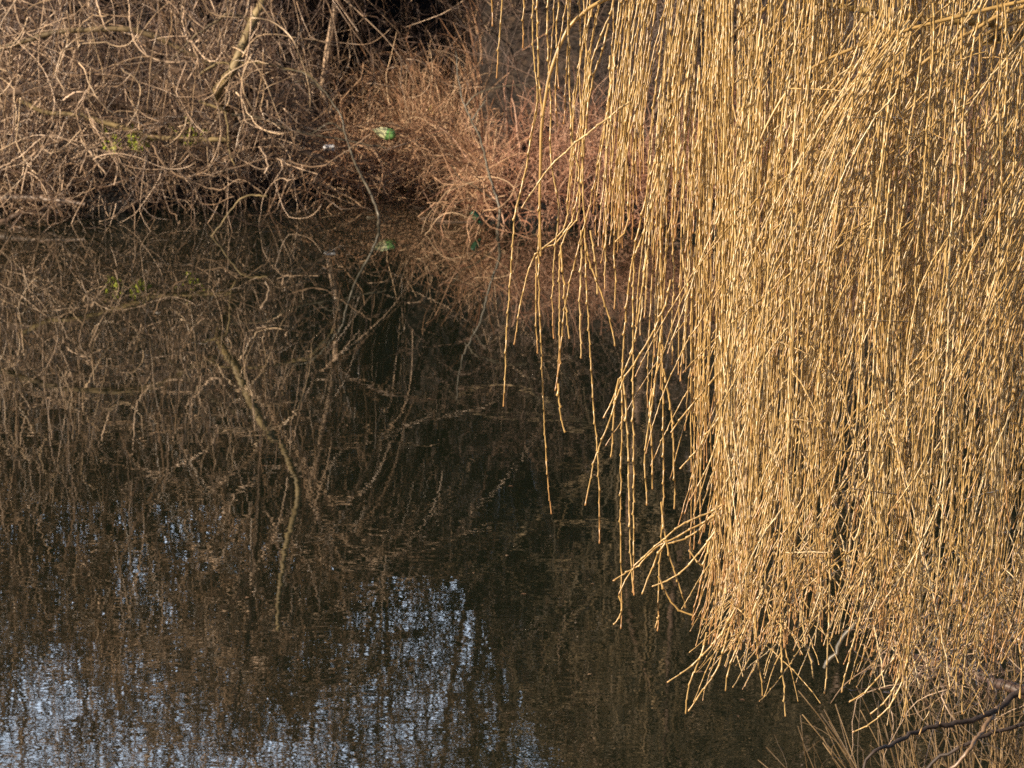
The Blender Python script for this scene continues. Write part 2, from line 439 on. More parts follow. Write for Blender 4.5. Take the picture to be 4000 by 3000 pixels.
TRACED = [
    # (points, distance, reaches above the frame)
    (z3([(40, -120), (40, 0), (43, 190)]), 9.6, 1), (z3([(118, -150), (112, 0), (100, 200), (85, 400), (75, 565)]), 9.6, 1),
    (z3([(268, -80), (268, 0), (262, 200), (266, 350)]), 9.7, 1),
    (z3([(335, -90), (335, 0), (335, 250), (345, 450), (365, 650), (362, 760), (345, 850), (310, 1000)]), 9.6, 1),
    (z3([(372, 640), (350, 850), (320, 980), (290, 1200), (240, 1400), (205, 1560)]) + z7([(200, 200), (185, 400), (180, 600), (172, 715)]), 9.65, 0),
    (z3([(365, -60), (365, 0), (370, 300), (378, 560), (388, 680), (400, 850), (395, 1100), (385, 1400)]) + z7([(315, 30), (318, 250), (325, 450), (335, 700), (345, 900), (355, 1050), (367, 1150)]), 9.7, 1),
    (z3([(440, -60), (440, 0), (440, 300), (455, 600), (465, 800), (460, 1050), (480, 1250), (512, 1400), (520, 1560)]) + z7([(382, 60), (372, 250), (375, 440)]), 9.7, 1),
    (z3([(520, -60), (520, 60), (500, 200), (510, 330), (512, 500), (522, 640)]), 9.75, 1),
    (z3([(590, -60), (590, 0), (590, 300), (600, 600), (610, 900), (622, 1050), (660, 1200), (672, 1400), (660, 1560)]) + z7([(405, 60), (400, 300), (398, 480), (390, 640)]), 9.65, 1),
    (z3([(770, 30), (740, 130), (715, 250), (680, 400), (650, 560), (628, 720), (612, 1000), (608, 1200), (585, 1400), (560, 1650)]) + z7([(300, 100), (270, 180), (240, 300), (217, 465)]), 9.75, 0),
    (z3([(900, 60), (890, 100), (830, 250), (770, 400), (740, 550), (715, 700), (700, 850), (690, 1100), (695, 1400), (708, 1600)]) + z7([(508, 200), (520, 400), (530, 600), (545, 800), (557, 950), (563, 1270)]), 9.6, 1),
    (z3([(980, -40), (960, 130), (925, 330), (900, 600), (870, 800), (835, 1050), (805, 1200), (770, 1350), (740, 1500), (700, 1650)]) + z7([(460, 130), (420, 400 - 80), (402, 500), (398, 560), (382, 650)]), 9.5, 1),
    (z3([(880, 170), (830, 380), (790, 480), (750, 620), (730, 780), (705, 1000), (690, 1200), (650, 1450), (600, 1620)]) + z7([(375, 60), (310, 90), (305, 250), (305, 400), (313, 500)]), 9.8, 0),
    (z3([(670, -40), (672, 200), (680, 350), (672, 500), (672, 680), (685, 860), (660, 980), (640, 1100)]), 9.7, 1),
    (z3([(700, -40), (705, 160), (715, 330), (738, 480), (735, 640), (700, 850), (690, 960)]), 9.7, 1),
    (z7([(405, 60), (412, 160), (425, 300), (438, 440)]), 9.65, 0), (z7([(395, 620), (397, 690), (405, 750), (420, 820)]), 9.65, 0),
    (z7([(487, 0), (487, 100), (483, 300), (485, 450), (490, 520)]), 9.6, 0), (z7([(505, 50), (525, 140), (560, 230), (600, 350), (628, 470)]), 9.6, 0),
    (z7([(525, 0), (535, 60), (548, 140), (555, 260)]), 9.6, 0),
    (z3([(890, 400), (885, 700), (870, 900), (860, 1150), (862, 1400), (860, 1640)]) + z7([(585, 100), (583, 240)]), 9.6, 0),
    (z3([(1000, 700), (1000, 1000), (1020, 1300), (1010, 1640)]) + z7([(620, 60), (628, 200), (622, 320)]), 9.6, 0),
    ([(2640, 330), (2560, 620)] + z7([(720, 0), (690, 150), (672, 300), (655, 550), (655, 750), (648, 1000), (648, 1300), (651, 1500), (650, 1615)]), 9.5, 0),
    (z7([(640, 1480), (655, 1530), (640, 1570), (622, 1600)]), 9.5, 0),
    ([(2700, 250), (2600, 560), (2530, 860)] + z7([(720, 60), (700, 150), (698, 550), (700, 900), (700, 1200), (700, 1480)]), 9.55, 0),
    (z7([(760, 60), (740, 200), (715, 380), (690, 500), (640, 620), (600, 720), (575, 760)]), 9.7, 0),
    (z7([(850, 200), (830, 300), (770, 430), (700, 540), (650, 620), (610, 750), (570, 850), (535, 960), (503, 1115)]), 9.4, 0),
    (z7([(640, 600), (630, 640), (620, 740), (615, 850), (610, 920)]), 9.6, 0),
    (z7([(652, 560), (670, 750), (680, 950), (685, 1250), (700, 1470)]), 9.6, 0),
    ([(2640, 250), (2600, 600)] + z7([(810, 0), (815, 400), (820, 700), (820, 1000), (815, 1200), (803, 1400), (800, 1625)]), 9.5, 0),
    (z7([(812, 400), (790, 600), (770, 750), (745, 900), (748, 1000), (755, 1115)]), 9.5, 0), (z7([(780, 640), (765, 720), (775, 900), (775, 1050)]), 9.6, 0),
    (z7([(822, 560), (835, 640), (855, 750), (862, 900), (866, 1130)]), 9.5, 0),
    ([(2640, 350), (2640, 700)] + z7([(860, 0), (862, 200), (855, 400), (857, 545)]), 9.6, 0),
    ([(2680, 400), (2670, 700)] + z7([(905, 0), (900, 120), (922, 230), (915, 330), (902, 540)]), 9.6, 0),
    (z7([(955, 60), (940, 200), (932, 400), (935, 700), (950, 815)]), 9.55, 0),
    (z7([(1060, 560), (1040, 580), (960, 680), (900, 750), (850, 820)]), 9.4, 0),
    (z7([(1060, 740), (1030, 780), (950, 900), (885, 965)]), 9.4, 0),
    (z7([(975, 60), (985, 200), (1005, 350), (1005, 450), (1003, 740)]), 9.6, 0),
    (z7([(1000, 300), (985, 500), (990, 690)]), 9.7, 0), (z7([(1000, 320), (995, 420), (985, 515)]), 9.7, 0),
    (z7([(1060, 1110), (1020, 1140), (900, 1190), (800, 1270), (700, 1360)]), 9.4, 0),
    (z7([(1060, 1120), (1020, 1160), (900, 1230), (780, 1290), (690, 1380), (640, 1475)]), 9.45, 0),
    (z7([(1040, 1130), (930, 1240), (800, 1280), (720, 1360), (615, 1418)]), 9.5, 0), (z7([(830, 1265), (790, 1330), (735, 1475)]), 9.4, 0),
    (z7([(812, 1100), (820, 1180), (840, 1300), (870, 1400), (915, 1530)]), 9.45, 0),
    (z7([(1030, 1220), (1010, 1250), (900, 1380), (775, 1445)]), 9.4, 0), (z7([(1010, 1260), (975, 1370), (950, 1330), (925, 1295)]), 9.4, 0),
    (z7([(800, 1400), (860, 1520), (930, 1560), (1000, 1580)]), 9.4, 0), (z7([(803, 1560), (795, 1590), (785, 1608)]), 9.5, 0),
    ([(2464, 395), (2372, 461), (2280, 532), (2225, 580), (2139, 662), (2085, 745), (2036, 814)], 9.45, 0),
    # long tips below the curtain
    ([(2870, 2380), (2800, 2500), (2700, 2600), (2605, 2665)], 9.3, 0), ([(2760, 2470), (2740, 2560), (2690, 2680), (2680, 2790)], 9.3, 0),
    ([(3050, 2400), (3050, 2550), (3062, 2680), (3067, 2800)], 9.3, 0), ([(2950, 2400), (2960, 2560), (2972, 2650), (2980, 2720)], 9.35, 0),
    ([(3236, 2100), (3240, 2350), (3232, 2560), (3222, 2710)], 9.3, 0), ([(3390, 2200), (3360, 2400), (3320, 2560), (3285, 2705)], 9.25, 0),
    ([(3540, 2150), (3538, 2450), (3545, 2620), (3534, 2805)], 9.3, 0), ([(3790, 2330), (3780, 2480), (3765, 2640), (3756, 2790)], 9.3, 0),
    ([(3720, 2200), (3690, 2500), (3665, 2690), (3620, 2800), (3590, 2870)], 9.35, 0), ([(3500, 2560), (3440, 2640), (3380, 2700), (3318, 2745)], 9.3, 0),
    ([(3560, 2450), (3530, 2640), (3480, 2750), (3410, 2820), (3330, 2862)], 9.3, 0), ([(3545, 2480), (3505, 2660), (3455, 2740), (3400, 2790)], 9.3, 0),
    ([(2980, 2300), (2900, 2480), (2850, 2600), (2835, 2700)], 9.3, 0), ([(2850, 2450), (2800, 2620), (2740, 2700), (2690, 2780)], 9.3, 0),
    ([(3130, 2350), (3140, 2480), (3168, 2580), (3178, 2650)], 9.4, 0), ([(3830, 2300), (3820, 2560), (3860, 2640), (3880, 2695)], 9.3, 0),
    ([(3760, 2300), (3740, 2560), (3735, 2720)], 9.4, 0), ([(3980, 2500), (3990, 2640), (3983, 2730)], 9.3, 0),
]
n_shoot = 0
dense = Mesh()
for k, (pts, d, up) in enumerate(TRACED):
    path = world_path(pts, d)
    if up: path = anchor(path)
    m = Mesh(); shoot(m, path, .0023, .0015, rnd=RNG.uniform(.3, .9))
    m.build("hanging_shoot", M_WILLOW, willow); n_shoot += 1

# clumps of nearly vertical shoots between the single ones and the solid curtain
def sway(px, amp):
    return px + np.cumsum(RNG.normal(0, amp, len(px)))
def vertical(x0, y0, y1, d, lean=0.0, amp=7, endcurl=0.0, r0=.0019, mesh=None, up=True, fan=0.0):
    n = max(4, int((y1 - y0) / 170))
    ys = np.linspace(y0, y1, n)
    t = (ys - y0) / max(1, (y1 - y0))
    xs = x0 + lean * t + endcurl * np.clip((t - .75) / .25, 0, 1) ** 1.6 + fan * (1 - t) ** 2
    xs = sway(xs, amp)
    path = world_path(np.stack([xs, ys], 1), d, RNG.normal(0, .05))
    if up and y0 < -30: path = anchor(path)
    shoot(mesh or dense, path, r0, r0 * .66)
    return np.stack([xs, ys], 1), d

CL = [(2190, 30, -60, 560, 3, 60), (2420, 42, -60, 930, 20, 110), (2415, 26, 350, 1010, 8, 110), (2500, 60, -60, 700, 14, 220), (2585, 40, -60, 1050, 16, 260), (2560, 50, 600, 1300, 6, 260),
      (2660, 45, -60, 900, 18, 240), (2745, 30, -60, 1020, 20, 200), (2300, 30, -60, 800, 5, 180), (2690, 18, 600, 1300, 3, 130), (2560, 60, 200, 1500, 7, 300), (2700, 45, 300, 1800, 9, 300), (2755, 22, -60, 2150, 8, 350)]
for cx, w_, y0, y1, num, var in CL:
    for _ in range(num):
        vertical(cx + RNG.normal(0, w_ * .55) + 12, y0 - RNG.uniform(0, 60), y1 + RNG.uniform(-var * 1.3, var * .4), RNG.uniform(9.4, 10.3), lean=RNG.normal(-25, 22), amp=6, fan=RNG.uniform(-10, 90))

# the solid curtain
def bottom(x):
    return np.interp(x, [2740, 2780, 2830, 3000, 3100, 3230, 3320, 3420, 3550, 3700, 3850, 4000, 4400], [1500, 2250, 2520, 2560, 2560, 2520, 2250, 2520, 2680, 2640, 2560, 2600, 2600])
bund = []
x = 2765.0
while x < 4350:
    bund.append(x); x += RNG.uniform(26, 58)
lines = []
front = []
for bx in bund:
    num = int(RNG.uniform(9, 27) * (1.1 if bx < 3600 else 1))
    if min(abs(bx - g_) for g_ in (2992, 3325, 2870, 3560)) < 17: num = 2
    lean = RNG.normal(-20, 25) if bx > 2950 else -2
    dist0 = RNG.uniform(9.3, 11.2)
    for _ in range(num):
        xx = bx + RNG.normal(0, 10)
        y1 = bottom(xx) - abs(RNG.normal(0, 1)) ** 1.5 * 190 - (RNG.uniform(0, 1500) if RNG.random() < .38 else 0)
        y1 = max(y1, 250)
        y0 = -60 - RNG.uniform(0, 100)
        if RNG.random() < .35: y0 = RNG.uniform(-60, max(0, y1 - 900))
        curl = (-RNG.uniform(10, 120) if xx < 3020 else RNG.normal(-45, 70)) if y1 > 2000 else RNG.normal(-10, 30)
        d = dist0 + RNG.normal(0, .3)
        lines.append(vertical(xx, y0, y1, d, lean=lean + RNG.normal(0, 16 if bx > 2950 else 5), endcurl=curl, amp=5 if bx > 2950 else 3, fan=RNG.uniform(-20, 120) * (1 if bx > 2950 else .2)))
# forks that leave a shoot at an angle and turn down, mostly towards the lower left
def fork(px, py, d, ang, L, relax, sgn=-1, r0=.0017, mesh=None):
    n = max(4, int(L / 110)); st = L / n
    P = [(px, py)]; a = ang
    for k in range(n):
        P.append((P[-1][0] + sgn * math.sin(a) * st, P[-1][1] + math.cos(a) * st))
        a = a * relax + RNG.normal(0, .04)
    shoot(mesh or dense, world_path(P, d, -RNG.uniform(0, .25)), r0, r0 * .55)
for k in range(520):
    ln, d = lines[RNG.integers(len(lines))]
    j = RNG.integers(len(ln) - 1)
    px, py = ln[j]
    if px < 2960:
        if RNG.random() < .65: continue
        ang = RNG.uniform(R(4), R(13)); sg = RNG.choice([-1, 1]) if px > 2840 else 1
    else:
        ang = RNG.uniform(R(14), R(48)); sg = -1 if RNG.random() < .76 else 1
    L = RNG.uniform(250, 1000)
    L = min(L, max(120, bottom(px) - py + RNG.uniform(-60, 60)))
    fork(px, py, d - .05, ang, L, RNG.uniform(.72, .93), sgn=sg)
# long diagonal sweeps entering from the upper right, fanning to the lower left
for k in range(100):
    y = RNG.uniform(-300, 900); px = RNG.uniform(3250, 4400)
    fork(px, y, RNG.uniform(9.1, 10.4), RNG.uniform(R(32), R(62)), RNG.uniform(700, 1500), RNG.uniform(.84, .95), r0=.0019)
for k in range(70):     # the pale fan under the big side branch
    fork(RNG.normal(3470, 45), RNG.normal(160, 60), RNG.uniform(9.0, 9.4), RNG.uniform(R(18), R(45)), RNG.uniform(450, 1000), .90, r0=.0019)
for k in range(60):
    fork(RNG.normal(4080, 90), RNG.uniform(550, 1100), RNG.uniform(9.0, 9.5), RNG.uniform(R(14), R(38)), RNG.uniform(500, 900), .92, r0=.0019)
# splayed, messy tips along the lower edge
for k in range(330):
    xx = RNG.uniform(2800, 4150)
    yb = bottom(xx) - RNG.uniform(30, 560 if xx > 3000 else 330)
    fork(xx, yb, RNG.uniform(9.2, 10.4), RNG.uniform(R(10), R(55)), RNG.uniform(120, 330), RNG.uniform(.85, 1.04), sgn=-1 if RNG.random() < .72 else 1, r0=.0015)
for k in range(14):     # a few thin cross twigs
    xx = RNG.uniform(2900, 3900); yy = RNG.uniform(150, 2300)
    fork(xx, yy, RNG.uniform(9.0, 9.3), RNG.uniform(R(70), R(105)), RNG.uniform(90, 260), .98, sgn=RNG.choice([-1, 1]), r0=.0015)
# individual front shoots of the curtain up to a hundred parts
while n_shoot < 100:
    m = Mesh()
    xx = RNG.uniform(2850, 4050)
    vertical(xx, RNG.uniform(-160, 500), bottom(xx) - RNG.uniform(0, 700), RNG.uniform(8.9, 9.2), lean=RNG.normal(-70, 60), amp=8, endcurl=RNG.normal(-60, 60), mesh=m, r0=.0022, fan=RNG.uniform(0, 160))
    m.build("hanging_shoot", M_WILLOW, willow); n_shoot += 1
tag(dense.build("hanging_shoots", M_WILLOW, willow), kind="stuff")

# ------------------------------------------------------------------ generic shrubs and trees of bare twigs
def bare_shrub(name, base, label, cat, group, height, spread, stems, kids, mat_s, mat_t, grav=.08, r=.012, kidlen=(.3, .9), up=0., wob=.25, grand=1, lean=(0, 0), rt=.0052):
    o = empty(name, tuple(base), label, cat, group)
    P0 = np.asarray(base)[None] + np.stack([RNG.normal(0, .12, stems), RNG.normal(0, .12, stems), np.full(stems, -.05)], 1)
    D0 = np.stack([RNG.normal(lean[0], spread, stems), RNG.normal(lean[1], spread, stems), np.ones(stems)], 1)
    L = height * RNG.uniform(.7, 1.25, stems)
    S = walks(P0, D0, L, 18, wob=wob, grav=grav * RNG.uniform(.3, 1.6, stems))
    m = Mesh(); m.tubes(S, np.linspace(1, .3, 19)[None] * (r * RNG.uniform(.6, 1.3, stems))[:, None], 5)
    m.build("stems", mat_s, o)
    nk = stems * kids
    si = np.repeat(np.arange(stems), kids); ti = RNG.integers(4, 18, nk)
    KP = S[si, ti]; KD = unit(S[si, ti + 1] - S[si, ti]) + RNG.normal(0, .75, (nk, 3))
    KL = RNG.uniform(*kidlen, nk) * (1.15 - .5 * ti / 18)
    K = walks(KP, KD, KL, 9, wob=.3, grav=RNG.normal(grav * .9, .12, nk), up_end=up)
    m = Mesh(); m.tubes(K, np.linspace(1, .45, 10)[None] * (rt * RNG.uniform(.8, 1.5, nk))[:, None], 3)
    ng = nk * grand
    if ng:
        gi = np.repeat(np.arange(nk), grand); tj = RNG.integers(2, 9, ng)
        GP = K[gi, tj]; GD = unit(K[gi, tj + 1] - K[gi, tj]) + RNG.normal(0, .7, (ng, 3))
        Gk = walks(GP, GD, RNG.uniform(.12, .4, ng) * kidlen[1], 5, wob=.45, grav=RNG.normal(0, .12, ng), up_end=up)
        m.tubes(Gk, np.linspace(1, .5, 6)[None] * (rt * .72 * RNG.uniform(.8, 1.3, ng))[:, None], 3)
    m.build("crown", mat_t, o)
    return o

def on_ground(x, y, dz=0.0): return (x, y, max(float(ground_h(x, y)), -.02) + dz)

# the tangled thicket along the left of the far bank
SH = "bare twiggy shrub woven into the grey-brown thicket on the far bank"
GR = "bare shrubs of the far bank thicket"
for k in range(15):
    x = RNG.uniform(-5.6, -2.4); s = np.interp(x, SX, SY)
    y = s + RNG.uniform(-.05, .8)
    bare_shrub("bare_shrub", on_ground(x, y), SH, "shrub", GR, RNG.uniform(1.3, 2.2), .65, 7, 10, M_TWIG, M_TWIG, grav=.2, r=.012, up=.3, lean=(.05, -.35), wob=.2, rt=.0052, kidlen=(.4, 1.2))
for k in range(11):
    x = RNG.uniform(-5.8, -2.3); s = np.interp(x, SX, SY)
    y = s + RNG.uniform(1, 4)
    bare_shrub("bare_shrub", on_ground(x, y), SH, "shrub", GR, RNG.uniform(1.6, 2.6), .45, 9, 14, M_TWIG, M_TWIG_MAUVE, grav=.08, r=.012, up=.15)
for k in range(9):
    x = RNG.uniform(-1.3, 1.0)
    y = RNG.uniform(50.5, 53.5)
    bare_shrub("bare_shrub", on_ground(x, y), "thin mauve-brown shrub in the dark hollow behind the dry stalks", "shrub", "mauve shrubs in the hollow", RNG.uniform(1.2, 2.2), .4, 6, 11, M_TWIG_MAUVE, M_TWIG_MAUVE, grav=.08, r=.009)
for k in range(10):
    x = RNG.uniform(1.0, 6.0); y = np.interp(x, SX, SY) + RNG.uniform(2.0, 5)
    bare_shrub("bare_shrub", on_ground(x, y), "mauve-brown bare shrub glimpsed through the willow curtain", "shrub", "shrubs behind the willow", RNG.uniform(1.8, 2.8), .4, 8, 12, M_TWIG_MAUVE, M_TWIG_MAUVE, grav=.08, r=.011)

# taller leafless trees above the frame: the pond mirrors them
def tall_tree(base, height, mat_s, mat_t, limbs, kids, label, group, spread=.22, r=.05, rt=.006, droop=.03, crown_from=3, klen=(.35, 1.1), grand=2):
    o = empty("bare_tree", tuple(base), label, "tree", group)
    T = walks([np.asarray(base) - (0, 0, .1)], [(RNG.normal(0, .12), RNG.normal(0, .08), 1)], height, 20, wob=.10, grav=-.02)
    m = Mesh(); m.tubes(T, np.linspace(r, r * .2, 21)[None], 7); m.build("trunk", mat_s, o)
    li = RNG.integers(crown_from, 19, limbs)
    LP = T[0, li]; LD = np.stack([RNG.normal(0, 1, limbs), RNG.normal(0, .7, limbs), RNG.uniform(.5, 1.9, limbs)], 1)
    LL = height * RNG.uniform(.22, .5, limbs) * (1.15 - li / 26)
    Lb = walks(LP, LD, LL, 12, wob=.28, grav=-.03)
    m = Mesh(); m.tubes(Lb, np.linspace(1, .35, 13)[None] * (r * .36 * RNG.uniform(.6, 1.2, limbs))[:, None], 4); 
    nk = limbs * kids
    si = np.repeat(np.arange(limbs), kids); ti = RNG.integers(2, 12, nk)
    KP = Lb[si, ti]; KD = unit(Lb[si, ti + 1] - Lb[si, ti]) + RNG.normal(0, .55, (nk, 3)) + np.array([0, 0, .1])
    K = walks(KP, KD, RNG.uniform(*klen, nk), 10, wob=.16, grav=RNG.normal(droop, .08, nk))
    m.tubes(K, np.linspace(1, .45, 11)[None] * (rt * RNG.uniform(.7, 1.4, nk))[:, None], 3)
    m.build("branches", mat_t, o)
    ng = nk * grand
    gi = np.repeat(np.arange(nk), grand); tj = RNG.integers(2, 9, ng)
    Gk = walks(K[gi, tj], unit(K[gi, tj + 1] - K[gi, tj]) + RNG.normal(0, .3, (ng, 3)), RNG.uniform(.2, .6, ng), 4, wob=.2, grav=droop)
    m = Mesh(); m.tubes(Gk, np.linspace(1, .5, 5)[None] * (rt * .7), 3); m.build("crown", mat_t, o)
    return o

TL = "leafless grey-brown tree rising from the far bank slope behind the thicket"
TG = "leafless trees on the far bank slope"
for k in range(23):
    x = -6.4 + 6.8 * (k + RNG.uniform(0, 1)) / 23
    y = RNG.uniform(50, 56) if x < -1.9 else RNG.uniform(53.5, 57)
    tall_tree(on_ground(x, y), RNG.uniform(4.0, 7.2), M_TWIG, M_TWIG, 20, 14, TL, TG, r=.045, droop=.24, klen=(.9, 2.6), grand=1, rt=.0080, crown_from=4, spread=.2)
for k in range(24):
    x = -0.8 + 7.6 * (k + RNG.uniform(0, 1)) / 24
    y = RNG.uniform(53.5, 57) if x < 1 else RNG.uniform(50, 57)
    tall_tree(on_ground(x, y), (RNG.uniform(4.6, 6.4) if x < .6 else RNG.uniform(6.2, 8.5)), M_TWIG_MAUVE, M_TWIG_OLIVE, 26, 16,
              "tall dark olive-brown tree on the far bank slope beyond the willow", "tall dark trees beyond the willow", r=.06, rt=.008, crown_from=2, droop=.14, klen=(.5, 1.6), grand=1)

# ------------------------------------------------------------------ the crooked mossy tree with its big low limbs
def px_tube(pts, r0, r1, sides=7, n=None, dd=0.0, wob=.006):
    p = np.array([at(a, b2, d) for a, b2, d in pts])
    n = n or max(12, len(pts) * 6)
    q = spline(p, n=n)
    q[1:-1] += RNG.normal(0, wob, (n - 2, 3))
    return q, np.linspace(r0, r1, n) * (1 + .06 * RNG.normal(0, 1, n))
def z1(pts, d): return [(x * .6027, y * .6027, d - .8) for x, y in pts]
mossy = empty("crooked_tree", tuple(at(988, 560, 47.6)), "crooked olive-barked tree with a sharp bend and long low limbs over the thicket", "tree")
q, r = px_tube([(988, 640, 47.6), (988, 530, 47.4), (985, 430, 47.2), (978, 362, 47.0)], .085, .075, 9)
m = Mesh(); m.tubes(q[None], r[None], 9); m.build("trunk", M_DARKBARK, mossy)
q, r = px_tube([(988, 520, 46.8), (900, 430, 46.2), (850, 365, 45.6), (868, 322, 45.4), (900, 285, 45.3), (916, 260, 45.3), (934, 211, 45.3), (958, 150, 45.3), (988, 90, 45.4), (1025, 0, 45.5), (1085, -150, 46.5), (1130, -260, 46.5), (1150, -340, 46.5), (1110, -520, 46.5), (1075, -700, 46.5), (1060, -900, 46.5)], .055, .02, 8)
m = Mesh(); m.tubes(q[None], r[None], 8, rnd=.8); m.build("upright_stem", M_MOSSY, mossy)
big = [
    (z1([(0, 600), (250, 590), (500, 625), (800, 680), (1100, 740), (1400, 800), (1700, 900), (2100, 1030)], 46.9), .045, .03, M_DARKBARK, .3),
    (z1([(880, 170), (1000, 320), (1150, 450), (1300, 600), (1450, 800), (1640, 880)], 47.1), .05, .06, M_DARKBARK, .9),
    (z1([(-60, 340), (150, 270), (400, 205), (650, 190), (820, 190), (1000, 235), (1200, 330), (1400, 430)], 46.7), .03, .024, M_MOSSY, .2),
    (z1([(120, 650), (300, 730), (500, 745), (700, 800), (900, 860), (1100, 900), (1500, 910)], 46.2), .02, .026, M_MOSSY, .9),
    (z1([(1640, 140), (1500, 90), (1400, 140), (1250, 250), (1100, 400), (900, 590)], 46.5), .016, .008, M_MOSSY, .1),
    (z1([(1300, 480), (1400, 420), (1550, 405), (1700, 410), (1900, 455), (2000, 480), (2080, 570), (2157, 660)], 46.3), .011, .008, M_MOSSY, .9),
    (z1([(1500, 740), (1700, 765), (1850, 830), (2000, 870), (2200, 900), (2500, 960)], 46.0), .011, .007, M_SAP, .5),
    (z1([(1290, 655), (1350, 680), (1430, 700), (1465, 740), (1475, 830), (1490, 1000), (1520, 1070)], 45.7), .014, .005, M_MOSSY, 1),
    (z1([(1225, 262), (1260, 290), (1300, 345), (1340, 385), (1380, 400), (1410, 385), (1440, 340)], 45.9), .010, .006, M_TWIG, 1),
    (z1([(830, -40), (850, 190), (890, 300), (960, 360), (1060, 400), (1180, 400)], 45.8), .008, .005, M_TWIG, 1),
    (z1([(1240, 260), (1280, 380), (1290, 480), (1310, 590), (1320, 680), (1360, 780)], 45.9), .007, .004, M_TWIG, .9),
    (z1([(1700, -40), (1690, 120), (1640, 230), (1560, 330), (1440, 380)], 46.3), .008, .005, M_TWIG, .8),
    (z1([(620, -30), (640, 60), (665, 130), (690, 190)], 45.9), .009, .006, M_TWIG, 1),
    (z1([(520, 1120), (560, 960), (500, 760), (530, 640), (600, 560), (760, 560), (850, 480)], 45.4), .008, .005, M_TWIG, .8),
    (z1([(410, 650), (480, 600), (560, 600), (640, 630)], 45.6), .009, .005, M_TWIG, 1),
    (z1([(1680, 950), (1720, 1010), (1735, 1080), (1715, 1125)], 45.3), .008, .006, M_TWIG, 1),
    (z1([(575, 975), (640, 1070), (690, 1130)], 45.2), .010, .007, M_TWIG, 1),
    (z1([(1150, 1100), (1220, 1180)], 45.3) , .009, .006, M_TWIG, 1),
    (z1([(1730, 1270), (1600, 1270), (1520, 1330), (1450, 1430), (1330, 1560), (1150, 1600)], 44.6), .009, .005, M_MOSSY, .7),
    (z1([(980, 930), (1100, 1100), (1400, 1230), (1560, 1160), (1700, 1250)], 45.2), .008, .005, M_TWIG, .8),
    (z1([(1860, 1040), (2000, 1080), (2100, 1070), (2200, 1010), (2400, 870)], 45.3), .007, .005, M_TWIG, .7),
    (z1([(560, 700), (620, 830), (700, 960), (760, 1080), (740, 1200)], 45.3), .008, .005, M_TWIG, .9),
    (z1([(90, -20), (110, 100), (160, 200), (260, 260)], 45.8), .008, .005, M_TWIG, .9),
    (z1([(-20, 1100), (150, 1000), (260, 900), (370, 880), (500, 940)], 45.4), .008, .005, M_TWIG, .9),
]
for pts, r0, r1, mat, rn in big:
    if len(pts) < 3: pts = [pts[0], ((pts[0][0] + pts[1][0]) / 2, (pts[0][1] + pts[1][1]) / 2 - 4, pts[0][2]), pts[1]]
    q, r = px_tube(pts, r0, r1, n=max(14, len(pts) * 5), wob=.004)
    m = Mesh(); m.tubes(q[None], r[None], 7, rnd=rn)
    m.build("limb" if r0 > .015 else "branch", mat, mossy)
# limbs of the same tree above the frame, seen in the pond
for pts, r0, r1 in (([(1130, -260, 46.5), (1040, -330, 46.4), (960, -420, 46.3), (900, -560, 46.3)], .02, .008), ([(1110, -520, 46.5), (1190, -640, 46.4), (1230, -800, 46.4)], .016, .006),
                    ([(700, 200, 46.9), (600, -60, 46.6), (620, -260, 46.4), (520, -420, 46.3), (440, -640, 46.3), (450, -900, 46.3)], .03, .010),
                    ([(300, 130, 46.8), (240, -160, 46.5), (260, -420, 46.4), (180, -700, 46.4)], .022, .008)):
    q, r = px_tube(pts, r0, r1, n=24)
    m = Mesh(); m.tubes(q[None], r[None] * .8, 6, rnd=.5); m.build("limb", M_TWIG, mossy)

# hanging and arching twigs of the crooked tree, over the water
def tangle(N, xr, yr, dr, Lr, rr, mat, grav, wob, up=0., bias=(0, 0, -.3), sd=1.0):
    P = np.array([at(RNG.uniform(*xr), RNG.uniform(*yr), RNG.uniform(*dr)) for _ in range(N)])
    D0 = RNG.normal(0, sd, (N, 3)) * (1, .5, 1) + np.array(bias)
    vert = RNG.random(N) < .55
    D0[vert] = D0[vert] * (.35, .3, .4) + np.stack([np.zeros(vert.sum()), np.zeros(vert.sum()), RNG.choice([-1.2, 1.2], vert.sum())], 1)
    K = walks(P, D0, RNG.uniform(*Lr, N), 14, wob=wob, grav=RNG.normal(grav, .1, N), up_end=up)
    K[:, :, 2] = np.maximum(K[:, :, 2], -.15)
    m = Mesh(); m.tubes(K, np.linspace(1, .45, 15)[None] * RNG.uniform(*rr, N)[:, None], 4)
    return m
m = tangle(520, (-120, 1200), (-60, 640), (45.0, 46.8), (.5, 1.7), (.0028, .0072), M_TWIG, .10, .25, .4)
m.build("twigs", M_TWIG, mossy)
m = tangle(260, (-100, 1180), (420, 800), (43.9, 45.8), (.4, 1.1), (.003, .006), M_TWIG, .16, .27, .7)
m.build("drooping_twigs", M_TWIG, mossy)

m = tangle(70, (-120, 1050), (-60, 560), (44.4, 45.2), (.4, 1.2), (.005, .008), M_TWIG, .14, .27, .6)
o = m.build("bright_twigs", M_TWIG_BRIGHT, mossy)
